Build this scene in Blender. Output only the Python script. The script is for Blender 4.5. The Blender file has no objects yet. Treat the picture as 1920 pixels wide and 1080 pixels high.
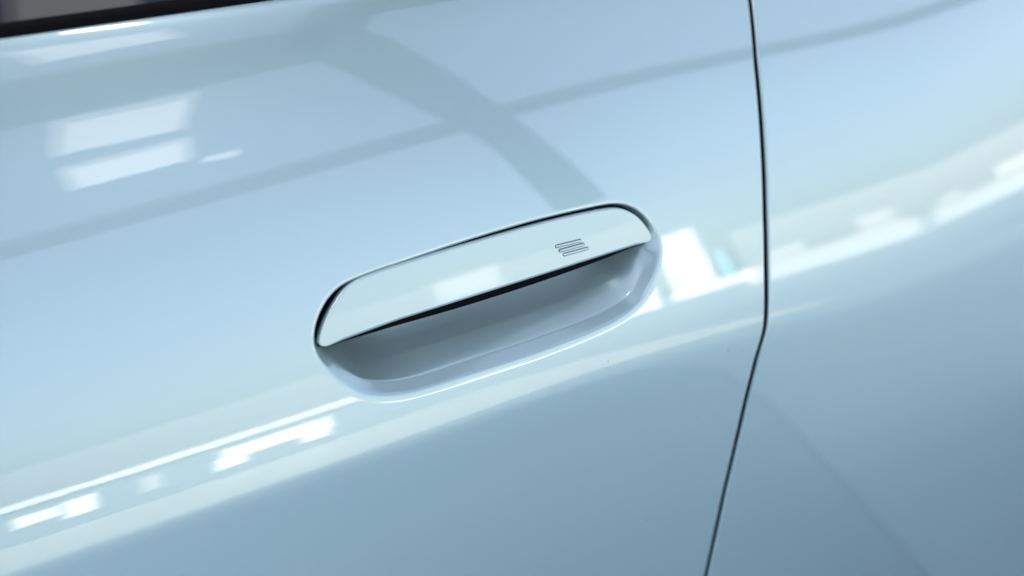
import bpy, math
import numpy as np
from mathutils import Matrix, Vector

sc = bpy.context.scene
C = sc.collection
R = math.radians
H0 = 0.95                                   # height of the door handle above the ground (m)

# ------------------------------------------------------------------ camera
FPX = 2614.0                                # focal length in pixels of a 1920 px wide frame (49 mm)
psi, pit = R(40), R(20.6)
vd = np.array([math.sin(psi)*math.cos(pit), math.cos(psi)*math.cos(pit), -math.sin(pit)])
rt = np.array([math.cos(psi), -math.sin(psi), 0.0])
up = np.cross(rt, vd)
cam_loc = np.array([-0.3801, -0.4723, 0.2345 + H0])
cd = bpy.data.cameras.new('camera')
cam = bpy.data.objects.new('camera', cd); C.objects.link(cam)
cd.sensor_width = 36.0; cd.lens = FPX/1920*36.0
cd.clip_start = 0.02; cd.clip_end = 500
M = Matrix.Identity(4)
for i in range(3):
    M[i][0] = rt[i]; M[i][1] = up[i]; M[i][2] = -vd[i]; M[i][3] = cam_loc[i]
cam.matrix_world = M
cd.dof.use_dof = True; cd.dof.focus_distance = 0.655; cd.dof.aperture_fstop = 5.6
sc.camera = cam

# ------------------------------------------------------------------ world, sun, exposure
SUN_EL, SUN_AZ = 48, 140                    # azimuth from the outward side (-Y) towards the rear (+X)
w = bpy.data.worlds.new('World'); sc.world = w; w.use_nodes = True
nt = w.node_tree
sky = nt.nodes.new('ShaderNodeTexSky'); sky.sky_type = 'NISHITA'; sky.sun_disc = False
sky.sun_elevation = R(SUN_EL); sky.sun_rotation = R(180 + SUN_AZ)
sky.air_density = 0.85; sky.dust_density = 5.0; sky.ozone_density = 0.0; sky.altitude = 50
bg = nt.nodes['Background']; bg.inputs['Strength'].default_value = 0.12
hs = nt.nodes.new('ShaderNodeHueSaturation'); hs.inputs['Saturation'].default_value = 0.72      # thin overcast: a paler sky all round
nt.links.new(sky.outputs[0], hs.inputs['Color']); nt.links.new(hs.outputs[0], bg.inputs['Color'])
sl = bpy.data.lights.new('sun', 'SUN'); sl.energy = 0.6; sl.angle = R(10); sl.color = (1, .97, .93)
so = bpy.data.objects.new('sun', sl); C.objects.link(so)
sdir = Vector((math.sin(R(SUN_AZ))*math.cos(R(SUN_EL)), -math.cos(R(SUN_AZ))*math.cos(R(SUN_EL)), math.sin(R(SUN_EL))))
so.rotation_euler = sdir.to_track_quat('Z', 'Y').to_euler()
so.location = sdir*20
vs = sc.view_settings; vs.view_transform = 'Standard'; vs.look = 'None'; vs.gamma = 1; vs.exposure = 1.88
try: sc.cycles.use_denoising = True
except Exception: pass
sc.cycles.max_bounces = 8; sc.cycles.glossy_bounces = 5

LAMP = 0.35
def dirv(az, el):
    return np.array([math.sin(R(az))*math.cos(R(el)), -math.cos(R(az))*math.cos(R(el)), math.sin(R(el))])

def lamp(name, loc, aim, sx, sy, L, col=(1, 1, 1)):
    """area lamp of radiance L facing the point aim"""
    a = bpy.data.lights.new(name, 'AREA'); a.shape = 'RECTANGLE'; a.size = sx; a.size_y = sy
    a.energy = L*LAMP*sx*sy*math.pi; a.color = col
    o = bpy.data.objects.new(name, a); C.objects.link(o)
    o.location = loc
    d = Vector(aim) - Vector(loc)
    o.rotation_euler = (-d).to_track_quat('Z', 'Y').to_euler()
    return o

def wall_lamp(name, az, el, waz, hel, dist, L, col=(1, 1, 1)):
    """upright lamp for a window or added fill, seen from the car at this bearing; waz, hel are its angular width and height"""
    p = dirv(az, 0)*dist
    z = H0 + dist*math.tan(R(el))
    return lamp(name, (p[0], p[1], z), (0, 0, z), 2*dist*math.tan(R(waz/2)), 2*dist*math.tan(R(hel/2)), L, col)

CEIL = H0 + 2.5
def ceil_lamp(name, x, y, sx, sy, L, rz=0, col=(1, .95, .89)):
    o = lamp(name, (x, y, CEIL - .05), (x, y, 0), sx, sy, L, col)
    o.rotation_euler = (0, 0, R(rz))
    if L > 10: o.data.shape = 'ELLIPSE'
    elif sx > .3:                                            # added wider, dimmer lamp softening its mirrored edge
        o2 = lamp('ceiling_lamp_halo', (x, y, CEIL - .03), (x, y, 0), sx + .10, sy + .10, .42*L, col); o.data.energy *= .5
        o2.rotation_euler = (0, 0, R(rz))
    return o

# lit windows along the horizon
WARM = (1, .91, .80)
WINDOWS = [
    # az, el, width, height, radiance
    (18, -0.3, 22, 0.7, 4.0),
    (23.2, -2.5, 5.6, 1.9, 5.0), (20.7, -4.0, 1.4, 2.0, 4.5), (25.2, -4.0, 1.3, 2.0, 4.5), (13.1, -3.3, 1.3, 3.0, 5), (11.0, -2.9, 2.0, 1.8, 4.5), (16.6, -3.2, .8, 2.6, 1.6),
    (49.6, 2.2, 2.6, 6.2, 4.5), (50.6, -1.2, 5.4, 1.0, 3.5), (57.2, -1.5, 8.6, 1.9, 1.9), (65.4, -1.3, 6.6, 1.8, 1.7), (73.6, -1.1, 8.4, 2.2, 1.8), (55.4, -.1, 2.4, .9, 1.5), (60.2, .2, 1.3, 1.5, 1.3), (67.6, .2, 2.6, 1.2, 1.5), (71.5, .5, 1.2, .8, 1.2), (63.2, -.1, 1.4, .5, 1.4), (35.2, 2.6, 3.2, 2.0, 1.5), (38.2, -0.6, 17.5, 2.0, 5.0),
]
for a, e, ww, hh, L in WINDOWS:
    big = hh > 1.2
    wall_lamp('lit_window', a, e, ww, hh, 8.0, L*(.55 if big else .9), WARM)
    if big: wall_lamp('lit_window_halo', a, e, ww + .5, hh + .4, 8.1, .38*L, WARM)  # added dimmer lamp that softens the window's reflected edge
for a, e, ww, hh, L in [(28, 1.7, 40, 3.6, .50), (64, 1.7, 22, 3.8, .75)]:      # added fill strips that lift the dim horizon
    wall_lamp('horizon_fill', a, e, ww, hh, 8.4, L, (1, .93, .86))
for a, e, ww, hh in [(51.9, .6, .5, 3.0), (12.6, -4.6, .9, .8)]:
    wall_lamp('blue_lit_window', a, e, ww, hh, 7.9, 2.6, (.25, .8, 1))
# ceiling lamps: x, y, size, size, radiance, turn
for x, y, sx, sy, L, rz in [(1.31, -2.98, 0.45, .43, 1.9, 10), (1.49, -3.62, 0.46, .36, 2.3, 18), (1.96, -3.76, 0.18, .11, 1.8, 5), (.96, -1.72, 0.40, .34, 1.5, 22), (.84, -.88, .24, .20, 14, 40)]:
    ceil_lamp('ceiling_lamp', x, y, sx, sy, L, rz)

# ------------------------------------------------------------------ helpers
def mat(name, base, rough=.5, metal=0., coat=0., coat_ior=1.5, coat_rough=.02, ior=1.5, spec=.5):
    m = bpy.data.materials.new(name); m.use_nodes = True
    b = m.node_tree.nodes['Principled BSDF']
    b.inputs['Base Color'].default_value = (*base, 1)
    b.inputs['Roughness'].default_value = rough; b.inputs['Metallic'].default_value = metal
    b.inputs['Coat Weight'].default_value = coat; b.inputs['Coat IOR'].default_value = coat_ior
    b.inputs['Coat Roughness'].default_value = coat_rough
    b.inputs['IOR'].default_value = ior; b.inputs['Specular IOR Level'].default_value = spec
    return m

def nodes(m): return m.node_tree.nodes, m.node_tree.links, m.node_tree.nodes['Principled BSDF']

def paint_material():
    m = mat('pale_blue_paint', (.36, .55, .66), rough=.30, metal=.55, coat=1.0, coat_ior=1.9, coat_rough=.015)
    n, l, b = nodes(m)
    tc = n.new('ShaderNodeTexCoord')
    # fine metallic flake: tiny variation of the base colour
    no = n.new('ShaderNodeTexNoise'); no.inputs['Scale'].default_value = 2600; no.inputs['Detail'].default_value = 1
    mx = n.new('ShaderNodeMix'); mx.data_type = 'RGBA'
    mx.inputs[6].default_value = (.40, .545, .555, 1); mx.inputs[7].default_value = (.43, .575, .585, 1)
    l.new(tc.outputs['Object'], no.inputs['Vector']); l.new(no.outputs['Fac'], mx.inputs[0]); l.new(mx.outputs[2], b.inputs['Base Color'])
    # orange peel in the clear coat: a slow wave and a fine one
    last = None
    for scale, d in ((34, 1.1e-5), (150, 6.0e-6)):
        o1 = n.new('ShaderNodeTexNoise'); o1.inputs['Scale'].default_value = scale; o1.inputs['Detail'].default_value = 2
        bp = n.new('ShaderNodeBump'); bp.inputs['Strength'].default_value = 1.0; bp.inputs['Distance'].default_value = d
        l.new(tc.outputs['Object'], o1.inputs['Vector']); l.new(o1.outputs['Fac'], bp.inputs['Height'])
        if last: l.new(last.outputs['Normal'], bp.inputs['Normal'])
        last = bp
    l.new(last.outputs['Normal'], b.inputs['Coat Normal'])
    return m

PAINT = paint_material()
BLACK = mat('black_plastic', (.003, .003, .004), rough=.6, spec=.04)
RUBBER = mat('black_rubber', (.003, .003, .0035), rough=.6, spec=.06)
GLASS = mat('tinted_glass', (.004, .006, .010), rough=.02, ior=1.52)
DUST = mat('grey_dust', (.10, .13, .15), rough=.9)
GROOVE_SHADE = mat('painted_groove_shade', (.045, .07, .09), rough=.4)  # shade of the emblem grooves put into the colour

def obj(name, V, F, m, parent=None, normals=None, smooth=True):
    me = bpy.data.meshes.new(name); me.from_pydata([tuple(v) for v in V], [], F); me.update()
    me.materials.append(m)
    if smooth: me.polygons.foreach_set('use_smooth', [True]*len(me.polygons))
    if normals is not None: me.normals_split_custom_set_from_vertices([tuple(x) for x in normals])
    o = bpy.data.objects.new(name, me); C.objects.link(o)
    if parent: o.parent = parent
    return o

def grid_faces(nr, nc, wrap=False, off=0, flip=False):
    F = []
    for i in range(nr - 1):
        for j in range(nc if wrap else nc - 1):
            k = (j + 1) % nc
            q = (off+i*nc+j, off+i*nc+k, off+(i+1)*nc+k, off+(i+1)*nc+j)
            F.append(q[::-1] if flip else q)
    return F

def grid_normals(P, wrap=False):
    """normals of a grid of points, turned to face outwards (-Y)"""
    du = np.gradient(P, axis=0)
    if wrap:
        dv = (np.roll(P, -1, 1) - np.roll(P, 1, 1))/2
    else:
        dv = np.gradient(P, axis=1)
    n = np.cross(du, dv); ln = np.linalg.norm(n, axis=-1, keepdims=True)
    return n/np.maximum(ln, 1e-14)

# ------------------------------------------------------------------ shape of the car's side
ZK = np.array([-.95, -.30, -.16, -.075, -.0565, -.0515, -.0465, -.036, -.027, -.01, .02, .06, .10, .128, .134, .139, .145])
TK = np.array([-11, -10.5, -9.5, -8, -4.5, 2.5, 9.5, 12.2, 14.0, 15.6, 18.4, 22, 26.5, 31, 36, 50, 72.0])   # tilt of the skin, degrees
ZZ = np.linspace(-.95, .15, 5001)
def pchip(xk, yk, x):
    h = np.diff(xk); d = np.diff(yk)/h; m = np.zeros_like(yk)
    for i in range(1, len(xk) - 1):
        if d[i-1]*d[i] > 0:
            w1 = 2*h[i] + h[i-1]; w2 = h[i] + 2*h[i-1]; m[i] = (w1 + w2)/(w1/d[i-1] + w2/d[i])
    m[0] = d[0]; m[-1] = d[-1]
    i = np.clip(np.searchsorted(xk, x) - 1, 0, len(h) - 1); t = (x - xk[i])/h[i]
    return (2*t**3-3*t**2+1)*yk[i] + (t**3-2*t**2+t)*h[i]*m[i] + (-2*t**3+3*t**2)*yk[i+1] + (t**3-t**2)*h[i]*m[i+1]
TT = np.radians(pchip(ZK, TK, ZZ))
YY = np.concatenate([[0], np.cumsum((np.tan(TT[1:]) + np.tan(TT[:-1]))/2*np.diff(ZZ))])
YY -= np.interp(0., ZZ, YY)
RX = 6.0
def kx(x):
    t = np.clip((x - .02)/.36, 0, 1); return .022*t*t*(3 - 2*t)
def S(x, z): return np.interp(z + kx(x), ZZ, YY) + x*x/(2*RX)
def SN(x, z):
    e = 2e-4
    n = np.stack([(S(x+e, z)-S(x-e, z))/(2*e), -np.ones_like(x), (S(x, z+e)-S(x, z-e))/(2*e)], -1)
    return n/np.linalg.norm(n, axis=-1, keepdims=True)

def closed_curve(pts, n):
    """periodic Catmull-Rom through pts, resampled evenly, lightly smoothed"""
    P = np.array(pts, float); k = len(P); out = []
    for i in range(k):
        p0, p1, p2, p3 = P[i-1], P[i], P[(i+1) % k], P[(i+2) % k]
        for t in np.linspace(0, 1, 40, endpoint=False):
            out.append(.5*((2*p1) + (p2-p0)*t + (2*p0-5*p1+4*p2-p3)*t*t + (3*p1-p0-3*p2+p3)*t**3))
    Q = np.array(out); Q = np.vstack([Q, Q[:1]])
    s = np.concatenate([[0], np.cumsum(np.linalg.norm(np.diff(Q, axis=0), axis=1))])
    u = np.linspace(0, s[-1], n, endpoint=False)
    Q = np.stack([np.interp(u, s, Q[:, 0]), np.interp(u, s, Q[:, 1])], 1)
    for _ in range(smooth_passes):
        Q = .25*np.roll(Q, 1, 0) + .5*Q + .25*np.roll(Q, -1, 0)
    return Q
smooth_passes = 60

POCKET = [(-0.0947, 0.0047), (-0.0907, 0.0131), (-0.0822, 0.0214), (-0.0701, 0.026), (-0.0382, 0.0285), (-0.0013, 0.0305), (0.0383, 0.0313), (0.0735, 0.0302), (0.0949, 0.0284), (0.1079, 0.0233), (0.1172, 0.014), (0.121, 0.0044), (0.1194, -0.0047), (0.1141, -0.0144), (0.1067, -0.0215), (0.0967, -0.0272), (0.0803, -0.031), (0.0574, -0.033), (0.022, -0.0341), (-0.017, -0.0336), (-0.0473, -0.0327), (-0.0642, -0.03), (-0.0766, -0.0252), (-0.0851, -0.0178), (-0.0912, -0.0091), (-0.0946, -0.001)]
GAPZ = np.array([.16, .1081, .0757, .0402, -.0008, -.0287, -.0545, -.0786, -.1052, -.1668, -.2324, -.95])
GAPX = np.array([.264, .2415, .2289, .2187, .2074, .2010, .1962, .1906, .1885, .1865, .1870, .20])
def gapx(z): return np.interp(z, GAPZ[::-1], GAPX[::-1])
# round the kinks of the door cut a little
_zz = np.linspace(-.95, .16, 2001); _gg = gapx(_zz)
_k = np.exp(-.5*(np.arange(-14, 15)/5.0)**2); _k /= _k.sum()
_gs = np.convolve(np.pad(_gg, 14, mode='edge'), _k, 'valid')
def gapx(z): return np.interp(z, _zz, _gs)
ZTOP = .1365
GAPW = .0066
def ztop(x): return ZTOP + .022*(np.asarray(x) + .142)      # the window line rises a little to the rear

car = bpy.data.objects.new('car', None); C.objects.link(car); car.location = (0, 0, 0)
car['label'] = 'pale blue glossy car seen close up at its recessed door handle'
car['category'] = 'car'

# ------------------------------------------------------------------ door skin and the handle cup pressed into it
NS = 900
Cc = closed_curve(POCKET, NS)
O = np.array([.012, -.002])
ang_dir = (Cc - O)/np.linalg.norm(Cc - O, axis=1, keepdims=True)
def boundary(d):
    """where the ray from O in direction d meets the edge of the door"""
    poly = [(gapx(z) - GAPW/2, z) for z in np.linspace(-.34, float(ztop(.25)), 300)]
    poly += [(x, float(ztop(x))) for x in np.linspace(poly[-1][0], -.5, 200)[1:]]
    poly += [(-.5, z) for z in np.linspace(float(ztop(-.5)), -.34, 100)[1:]]
    poly += [(x, -.34) for x in np.linspace(-.5, poly[0][0], 200)[1:]]
    P = np.array(poly) - O
    a = np.unwrap(np.arctan2(P[:, 1], P[:, 0])); r = np.linalg.norm(P, axis=1)
    th = np.arctan2(d[:, 1], d[:, 0])
    th = (th - a[0]) % (2*math.pi) + a[0]
    # straight pieces: 1/r is linear enough on this dense outline
    return O + d*(1/np.interp(th, a, 1/r))[:, None]
B = boundary(ang_dir)
NT = 150
tt = np.linspace(0, 1, NT)**2.3
P2 = Cc[None] + (B - Cc)[None]*tt[:, None, None]
dist = np.linalg.norm(P2 - Cc[None], axis=-1)
LIP = lambda d: 0.0*d
Y = S(P2[..., 0], P2[..., 1]) - LIP(dist)
door = np.stack([P2[..., 0], Y, P2[..., 1]], -1)                       # ring 0 = rim of the cup
# folded edge of the door
ed = (B - O)/np.linalg.norm(B - O, axis=1, keepdims=True)
edge_n = np.empty_like(B)
tb = np.roll(B, -1, 0) - np.roll(B, 1, 0); edge_n[:, 0] = tb[:, 1]; edge_n[:, 1] = -tb[:, 0]
edge_n /= np.linalg.norm(edge_n, axis=1, keepdims=True)
edge_n *= np.sign((edge_n*ed).sum(1))[:, None]
fl = []
r0 = .0011
for a in np.linspace(15, 90, 6):
    q = B + edge_n*r0*math.sin(R(a)); fl.append(np.stack([q[:, 0], S(B[:, 0], B[:, 1]) + r0*(1 - math.cos(R(a))), q[:, 1]], -1))
q = B + edge_n*r0; fl.append(np.stack([q[:, 0], S(B[:, 0], B[:, 1]) + .012, q[:, 1]], -1))
door = np.concatenate([door, np.array(fl)], 0)

# cup: inwards from the rim to a line in the middle
cx = .012 + .74*(Cc[:, 0] - .012)
Mp = np.stack([cx, -.002 + .03*cx], 1)
NI = 160
ti = np.linspace(0, 1, NI)**1.15
L = np.linalg.norm(Mp - Cc, axis=1)
nrm = (Cc - Mp)/L[:, None]
upw = np.clip(nrm[:, 1], -1, 1); rgt = nrm[:, 0]
def blend(a, b, x): x = np.clip(x, 0, 1); x = x*x*(3-2*x); return a + (b-a)*x
low = np.clip((-upw - .05)/.6, 0, 1); low = low*low*(3-2*low)           # 1 along the lower edge
topw = np.clip((upw + .1)/.7, 0, 1); topw = topw*topw*(3-2*topw)       # 1 along the upper edge
rad = .0036 + .0012*low - .0018*topw                                   # edge radius: soft below, tight above
phm = np.radians(31 - 7*low + 19*topw)                                  # bevel inside the edge
hold = .0058 + .0028*low - .0006*topw                                  # where the bevel ends
wid = .0100 - .0088*low                                                # how softly it turns into the bowl
pw = .6 + .9*low
Dm = .0205
dep = np.zeros((NI, NS))
roll = .0013 + .0015*low                                               # slow roll of the skin into the edge
def bevel(e):
    t = np.maximum(e - roll, 0)
    return np.tan(R(8.5)*np.minimum(e/roll, 1) + np.arcsin(np.minimum(np.minimum(t/(rad*np.sin(phm)), 1)*np.sin(phm), .999)))
def bowl(e):
    k = np.clip((e - hold)/wid, 0, 1); k = k*k*(3-2*k)
    u = np.clip((e - hold)/(L - hold), 0, 1)
    return bevel(e)*(1 - k), k*(1 - u)**pw
ee = np.linspace(0, 1, 600)[:, None]*L
s1, s2 = bowl(ee)
tot = ((s1[1:] + s1[:-1])/2*np.diff(ee, axis=0)).sum(0); kt = ((s2[1:] + s2[:-1])/2*np.diff(ee, axis=0)).sum(0)
back = (Dm - tot)/kt
for i in range(1, NI):
    e0, e1 = ti[i-1]*L, ti[i]*L; a = np.zeros(NS)
    for q in np.linspace(.05, .95, 10):
        ss, kk = bowl(e0 + (e1 - e0)*q); a += (ss + back*kk)/10
    dep[i] = dep[i-1] + a*(e1 - e0)
sm = ti*ti*(3-2*ti)
dep = dep + (Dm - dep[-1])[None]*sm[:, None]
Pc = Cc[None] + (Mp - Cc)[None]*ti[:, None, None]
cupP = np.stack([Pc[..., 0], S(Pc[..., 0], Pc[..., 1]) - LIP(0)*np.exp(-(ti*L.mean()/.004)**2)[:, None] + dep, Pc[..., 1]], -1)
full = np.concatenate([cupP[::-1], door[1:]], 0)
nf = grid_normals(full, True)
if nf[NI+20, 0, 1] > 0: nf = -nf
off = np.array([0, 0, H0])
nd = NI - 1
dv = full[nd:] + off; dn = nf[nd:]
# on the plain skin use the exact normals
far = (dist > .02)
an = SN(P2[..., 0], P2[..., 1]); dn[:NT][far] = an[far]
flip = True
nr = dv.shape[0]
F = grid_faces(nr, NS, True)
t0 = dv.reshape(-1, 3); f0 = F[NS*40]; nn = np.cross(t0[f0[1]] - t0[f0[0]], t0[f0[2]] - t0[f0[0]])
flip = nn[1] > 0
door_o = obj('door_panel', t0, grid_faces(nr, NS, True, flip=flip), PAINT, car, dn.reshape(-1, 3))
cv = full[:nd+1] + off
cup_o = obj('handle_cup', cv.reshape(-1, 3), grid_faces(nd+1, NS, True, flip=flip), PAINT, car, nf[:nd+1].reshape(-1, 3))

# ------------------------------------------------------------------ rear panel behind the door cut
nz, nx = 420, 320
zs = np.concatenate([np.linspace(-.9, -.34, 60, endpoint=False), np.linspace(-.34, .145, nz - 60)])
xs = np.linspace(0, 1, nx)**2.0
gx = gapx(zs) + GAPW/2
X = gx[:, None] + (2.4 - gx[:, None])*xs[None]; Z = np.repeat(zs[:, None], nx, 1)
rp = np.stack([X, S(X, Z), Z], -1)
fl = [np.stack([gx - .0011, S(gx, zs) + .014, zs], -1)]
for a in np.linspace(90, 15, 6):
    fl.append(np.stack([gx - .0011*math.sin(R(a)), S(gx, zs) + .0011*(1 - math.cos(R(a))), zs], -1))
rp = np.concatenate([np.stack(fl, 1), rp], 1)
rn = grid_normals(rp); rn = -rn if rn[10, 60, 1] > 0 else rn
rn[:, 10:] = SN(X, Z)[:, 3:]
rear = obj('rear_door_panel', (rp + off).reshape(-1, 3), grid_faces(rp.shape[0], rp.shape[1]), PAINT, car, rn.reshape(-1, 3))

# dark seal at the bottom of the door cut
zz = np.linspace(-.9, .145, 200); g = gapx(zz)
hw = GAPW/2
sp = np.stack([np.stack([g + o, S(g, zz) + d, zz], -1) for o, d in ((-.014, .0125), (-hw + .0015, .0120), (0, .0115), (hw - .0030, .0090), (hw - .0019, .0050), (hw - .0014, .0017), (hw + .0005, .0019))], 1)
obj('door_seal', (sp + off).reshape(-1, 3), grid_faces(200, 7), RUBBER, car)

# ------------------------------------------------------------------ window line
def tube(path, rad_y, rad_z, n=14):
    V = []
    for p in path:
        for k in range(n):
            a = 2*math.pi*k/n
            V.append((p[0], p[1] + rad_y*math.cos(a), p[2] + rad_z*math.sin(a)))
    return V, grid_faces(len(path), n, True)
xw = np.linspace(-.55, .30, 60)
ztrim = ZTOP + .0020
zw = ztop(xw) - ZTOP
path = np.stack([xw, S(xw, np.minimum(ztop(xw), .1385)) + .004, ztrim + zw + H0], 1)
V, F = tube(path, .0045, .0036)
obj('window_seal', V, F, RUBBER, car)
yg = S(xw, np.minimum(ztop(xw), .1385)) + .006
V = []
for k, (dy, dz) in enumerate([(0, -.01), (.048, .10), (.115, .24)]):
    V += [(x, y + dy, ztrim + H0 + dz + q) for x, y, q in zip(xw, yg, zw)]
n = len(xw)
V += [(x, y + .004, z) for x, y, z in V]
F = grid_faces(3, n) + grid_faces(3, n, off=3*n, flip=True)
obj('window_glass', V, F, GLASS, car)

# ------------------------------------------------------------------ handle flap
FT = [(-0.091, 0.0015), (-0.0867, 0.0091), (-0.0804, 0.0159), (-0.0726, 0.0218), (-0.065, 0.0243), (-0.0389, 0.0261), (-0.0022, 0.0273), (0.0372, 0.0278), (0.0725, 0.027), (0.091, 0.0255), (0.1013, 0.0212), (0.109, 0.0136), (0.1136, 0.0057)]
FB = [(0.1133, 0.0047), (0.1044, 0.0044), (0.0479, 0.0036), (-0.0025, 0.0028), (-0.0482, 0.0021), (-0.0836, 0.0002), (-0.0886, 0.0002)]
def flap_outline(n, grow=0, top=0, belly=0):
    smooth = FT + FB
    P = np.array(smooth, float)
    # dense linear-cubic mix: top as a spline, bottom straight
    T = np.array(FT); s = np.concatenate([[0], np.cumsum(np.linalg.norm(np.diff(T, axis=0), axis=1))])
    u = np.linspace(0, s[-1], 400)
    top_c = np.stack([pchip(s, T[:, 0], u), pchip(s, T[:, 1], u)], 1)
    Bm = np.array(FB[::-1]); xb = np.linspace(Bm[-1, 0], Bm[0, 0], 300)
    bot = np.stack([xb, np.interp(xb, Bm[:, 0], Bm[:, 1])], 1)
    if belly:
        bot[:, 1] -= belly*np.clip(1 - ((xb - .012)/.085)**2, 0, 1)**.8
    Q = np.vstack([top_c, bot]); Q = np.vstack([Q, Q[:1]])
    s = np.concatenate([[0], np.cumsum(np.linalg.norm(np.diff(Q, axis=0), axis=1))])
    u = np.linspace(0, s[-1], n, endpoint=False)
    Q = np.stack([np.interp(u, s, Q[:, 0]), np.interp(u, s, Q[:, 1])], 1)
    for _ in range(30): Q = .25*np.roll(Q, 1, 0) + .5*Q + .25*np.roll(Q, -1, 0)
    if grow:
        t = np.roll(Q, -1, 0) - np.roll(Q, 1, 0); nn = np.stack([-t[:, 1], t[:, 0]], 1)
        nn /= np.linalg.norm(nn, axis=1, keepdims=True)
        Q = Q + nn*(grow*np.clip(nn[:, 1:2] + .55, 0, 1) + (.0007 + .0005*(belly > 0))*np.clip(-nn[:, 1:2], 0, 1))
    return Q
def inward(Q):
    t = np.roll(Q, -1, 0) - np.roll(Q, 1, 0); nn = np.stack([t[:, 1], -t[:, 0]], 1)
    return nn/np.linalg.norm(nn, axis=1, keepdims=True)      # outline runs clockwise: this points inwards

FLAP_T = 14.6
def flap_y(x, z):
    zc = z - .015
    tl = math.tan(R(FLAP_T))
    end = np.clip((x - .095)/.02, 0, 1)
    return S(np.zeros_like(x), np.full_like(x, .015)) + x*x/(2*8.0) - .0003 + tl*zc + zc*zc/(2*.70) + .0002*end**2
def flap_mesh(name, Q, r, skirt, yf, m, parent, nin=26):
    n = len(Q); inn = inward(Q)
    rr = r*(.35 + .65*np.clip(inn[:, 1] + .3, 0, 1)) if r > .001 else r*np.ones(n)
    rf = rr*np.clip(np.minimum(Q[:, 0] - Q[:, 0].min(), Q[:, 0].max() - Q[:, 0])/.012, .3, 1); r = rf[:, None]
    P = []
    P.append(np.stack([Q[:, 0], yf(Q[:, 0], Q[:, 1]) + skirt, Q[:, 1]], -1))
    P.append(np.stack([Q[:, 0], yf(Q[:, 0], Q[:, 1]) + rf*1.6, Q[:, 1]], -1))
    for a in np.linspace(0, 90, 9):
        q = Q + inn*r*(1 - math.cos(R(a)))
        P.append(np.stack([q[:, 0], yf(q[:, 0], q[:, 1]) + rf*(1 - math.sin(R(a))), q[:, 1]], -1))
    q1 = Q + inn*r
    mx_ = .014 + .82*(q1[:, 0] - .014); mid = np.stack([mx_, .0125 + .02*mx_ + .15*(q1[:, 1] - .0125 - .02*mx_)], 1)
    for t in (np.linspace(0, 1, nin)**1.2)[1:]:
        q = q1 + (mid - q1)*t
        P.append(np.stack([q[:, 0], yf(q[:, 0], q[:, 1]), q[:, 1]], -1))
    P = np.array(P)
    nr = grid_normals(P, True)
    e = 2e-4
    q = P[10:, :, [0, 2]]; x, z = q[..., 0], q[..., 1]
    an = np.stack([(yf(x+e, z)-yf(x-e, z))/(2*e), -np.ones_like(x), (yf(x, z+e)-yf(x, z-e))/(2*e)], -1)
    an /= np.linalg.norm(an, axis=-1, keepdims=True)
    if nr[12, 5, 1] > 0: nr = -nr
    nr[10:] = an
    V = (P + off).reshape(-1, 3); F = grid_faces(len(P), n, True)
    f0 = F[n*12 + 5]; nn = np.cross(V[f0[1]] - V[f0[0]], V[f0[2]] - V[f0[0]])
    FF = grid_faces(len(P), n, True, flip=nn[1] > 0); k0 = (len(P) - 1)*n
    cap = [k0 + i for i in range(n)]                       # closes the face along its middle
    c3 = V[cap]; ar = np.cross(c3 - c3.mean(0), np.roll(c3, -1, 0) - c3.mean(0)).sum(0)
    FF.append(tuple(cap if ar[1] < 0 else cap[::-1]))
    return obj(name, V, FF, m, parent, nr.reshape(-1, 3))

QF = flap_outline(700)
handle = flap_mesh('door_handle', QF, .0020, .0042, flap_y, PAINT, car)
core_y = lambda x, z: flap_y(x, z) + .0022
QC = flap_outline(500, grow=.0010, top=1, belly=.0024)
flap_mesh('handle_core', QC, .0006, .012, core_y, BLACK, handle)

# three raised bars of the emblem, each over a dark capsule painted as its groove's shade
BARS = [((0.0482, 0.0153), (0.0638, 0.0149)), ((0.0502, 0.0128), (0.0656, 0.0127)), ((0.0521, 0.0105), (0.0677, 0.0103))]
def capsule(a, b, r, lift, h, n=14):
    a = np.array(a); b = np.array(b); d = (b-a)/np.linalg.norm(b-a); p = np.array([-d[1], d[0]])
    out = []
    for k in range(n+1):
        t = -math.pi/2 + math.pi*k/n; out.append((b, d*math.cos(t) + p*math.sin(t)))
    for k in range(n+1):
        t = math.pi/2 + math.pi*k/n; out.append((a, d*math.cos(t) + p*math.sin(t)))
    V = []; m = len(out); rings = [(1, 0), (1, .55), (.9, .82), (.68, .96), (.3, 1.0), (.02, 1.0)]
    for s_, hh in rings:
        for c, v in out:
            x, z = c + v*r*s_
            V.append((x, float(flap_y(np.array([x]), np.array([z]))[0]) - lift - h*hh, z + H0))
    return V, grid_faces(len(rings), m, True, flip=True)
for a, b in BARS:
    V, F = capsule(a, b, .00086, -.0001, .00022); obj('emblem_groove_shade', V, F, GROOVE_SHADE, handle)
    V, F = capsule(a, b, .00050, .00005, .00030); obj('emblem_bar', V, F, PAINT, handle)

# a few specks of dust on the lower door
for x, z, r in [(.1628, -.0662, .0006), (.1750, -.0700, .0004), (.1455, -.1035, .00035), (.0700, -.0465, .0004), (.1190, -.1630, .0004)]:
    V = [(x, float(S(np.array([x]), np.array([z]))[0]) - .0004, z + H0)]
    for k in range(8):
        a = 2*math.pi*k/8; q = (x + r*math.cos(a)*(1 + .5*math.sin(3*a + x*900)), z + .7*r*math.sin(a))
        V.append((q[0], float(S(np.array([q[0]]), np.array([q[1]]))[0]) - .00003, q[1] + H0))
    obj('dust_speck', V, [(0, 1 + k, 1 + (k + 1) % 8) for k in range(8)], DUST, door_o)

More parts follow.
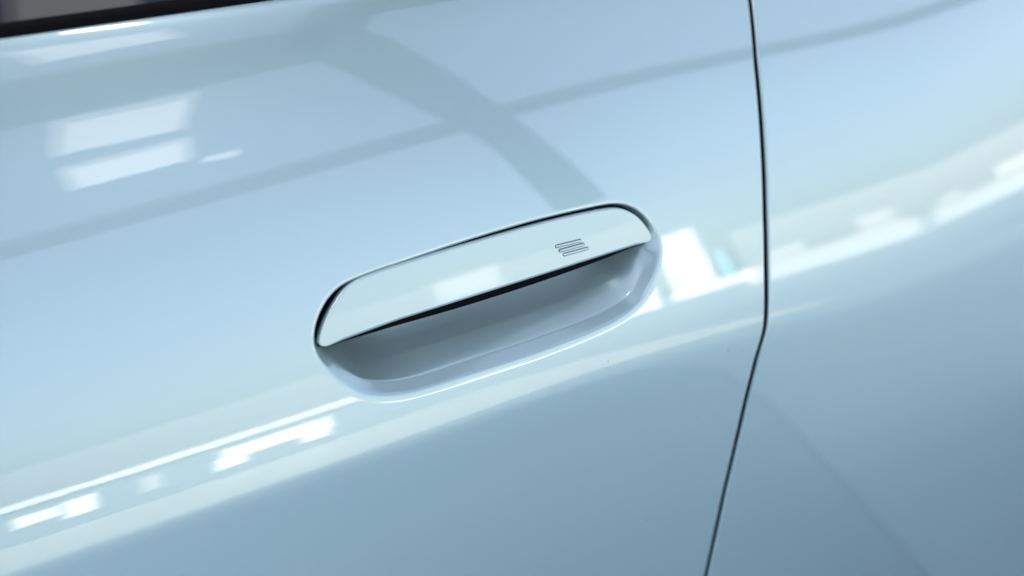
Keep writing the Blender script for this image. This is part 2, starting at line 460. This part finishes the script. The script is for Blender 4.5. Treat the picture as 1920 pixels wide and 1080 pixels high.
# ------------------------------------------------------------------ surroundings that the paint mirrors
def floor_material():
    m = mat('grey_floor', (.16, .19, .21), rough=.35)
    n, l, b = nodes(m)
    tc = n.new('ShaderNodeTexCoord'); no = n.new('ShaderNodeTexNoise'); no.inputs['Scale'].default_value = .8; no.inputs['Detail'].default_value = 5
    cr = n.new('ShaderNodeValToRGB'); cr.color_ramp.elements[0].color = (.10, .15, .205, 1); cr.color_ramp.elements[1].color = (.20, .275, .35, 1)
    l.new(tc.outputs['Object'], no.inputs['Vector']); l.new(no.outputs['Fac'], cr.inputs[0]); l.new(cr.outputs[0], b.inputs['Base Color'])
    return m
fo = obj('floor', [(-60, -60, 0), (60, -60, 0), (60, 60, 0), (-60, 60, 0)], [(0, 1, 2, 3)], floor_material(), smooth=False)
fo['kind'] = 'structure'
BEAM = mat('grey_beam_paint', (.07, .085, .085), rough=.6)
def beam(p, q, wdt, hgt=.06, wd2=None):
    p = np.array(p); q = np.array(q); d = (q-p)/np.linalg.norm(q-p); s = np.array([-d[1], d[0], 0])*wdt/2; s2 = s*((wd2 or wdt)/wdt); u = np.array([0, 0, hgt])
    V = [p-s, p+s, q+s2, q-s2]; V = V + [v+u for v in V]
    F = [(3, 2, 1, 0), (4, 5, 6, 7), (0, 1, 5, 4), (1, 2, 6, 5), (2, 3, 7, 6), (3, 0, 4, 7)]
    o = obj('roof_beam', V, F, BEAM, smooth=False); o['kind'] = 'structure'
hh = 2.5
def onc(az, el):
    p = dirv(az, el); p = p*hh/p[2]; return np.array([p[0], p[1], CEIL])
beam((-6, -7.6, CEIL), (12, -1.2, CEIL), .34)
beam((-6, -4.2, CEIL), (1.95, -2.26, CEIL), .58)
beam((1.95, -2.25, CEIL), (3.25, -3.60, CEIL), .30, .06, .33)
beam((3.25, -3.60, CEIL + .002), (8.9, -8.9, CEIL + .002), .33, .06, .85)
beam((1.95, -2.3, CEIL), (1.72, -1.1, CEIL), .30)
beam((1.75, -1.45, CEIL), (7, .15, CEIL), .95)  # unseen beam added so the cup's bevel mirrors grey
WALK = mat('pale_walkway_concrete', (.60, .60, .56), rough=.5)
wk = obj('walkway', [(-30, -7.6, .004), (5.2, -7.6, .004), (5.2, -3.2, .004), (-30, -3.2, .004)], [(3, 2, 1, 0)], WALK, smooth=False)
wk['kind'] = 'structure'
SLAB = mat('grey_bounce_slab', (.21, .29, .35), rough=.5)  # added unseen slab, a paler floor patch to brighten the lower rear panel
sb = obj('bounce_slab', [(1.5, -3.15, .004), (7, -3.15, .004), (7, 1.5, .004), (1.1, 1.5, .004)], [(0, 1, 2, 3)], SLAB, smooth=False)
sb['kind'] = 'structure'
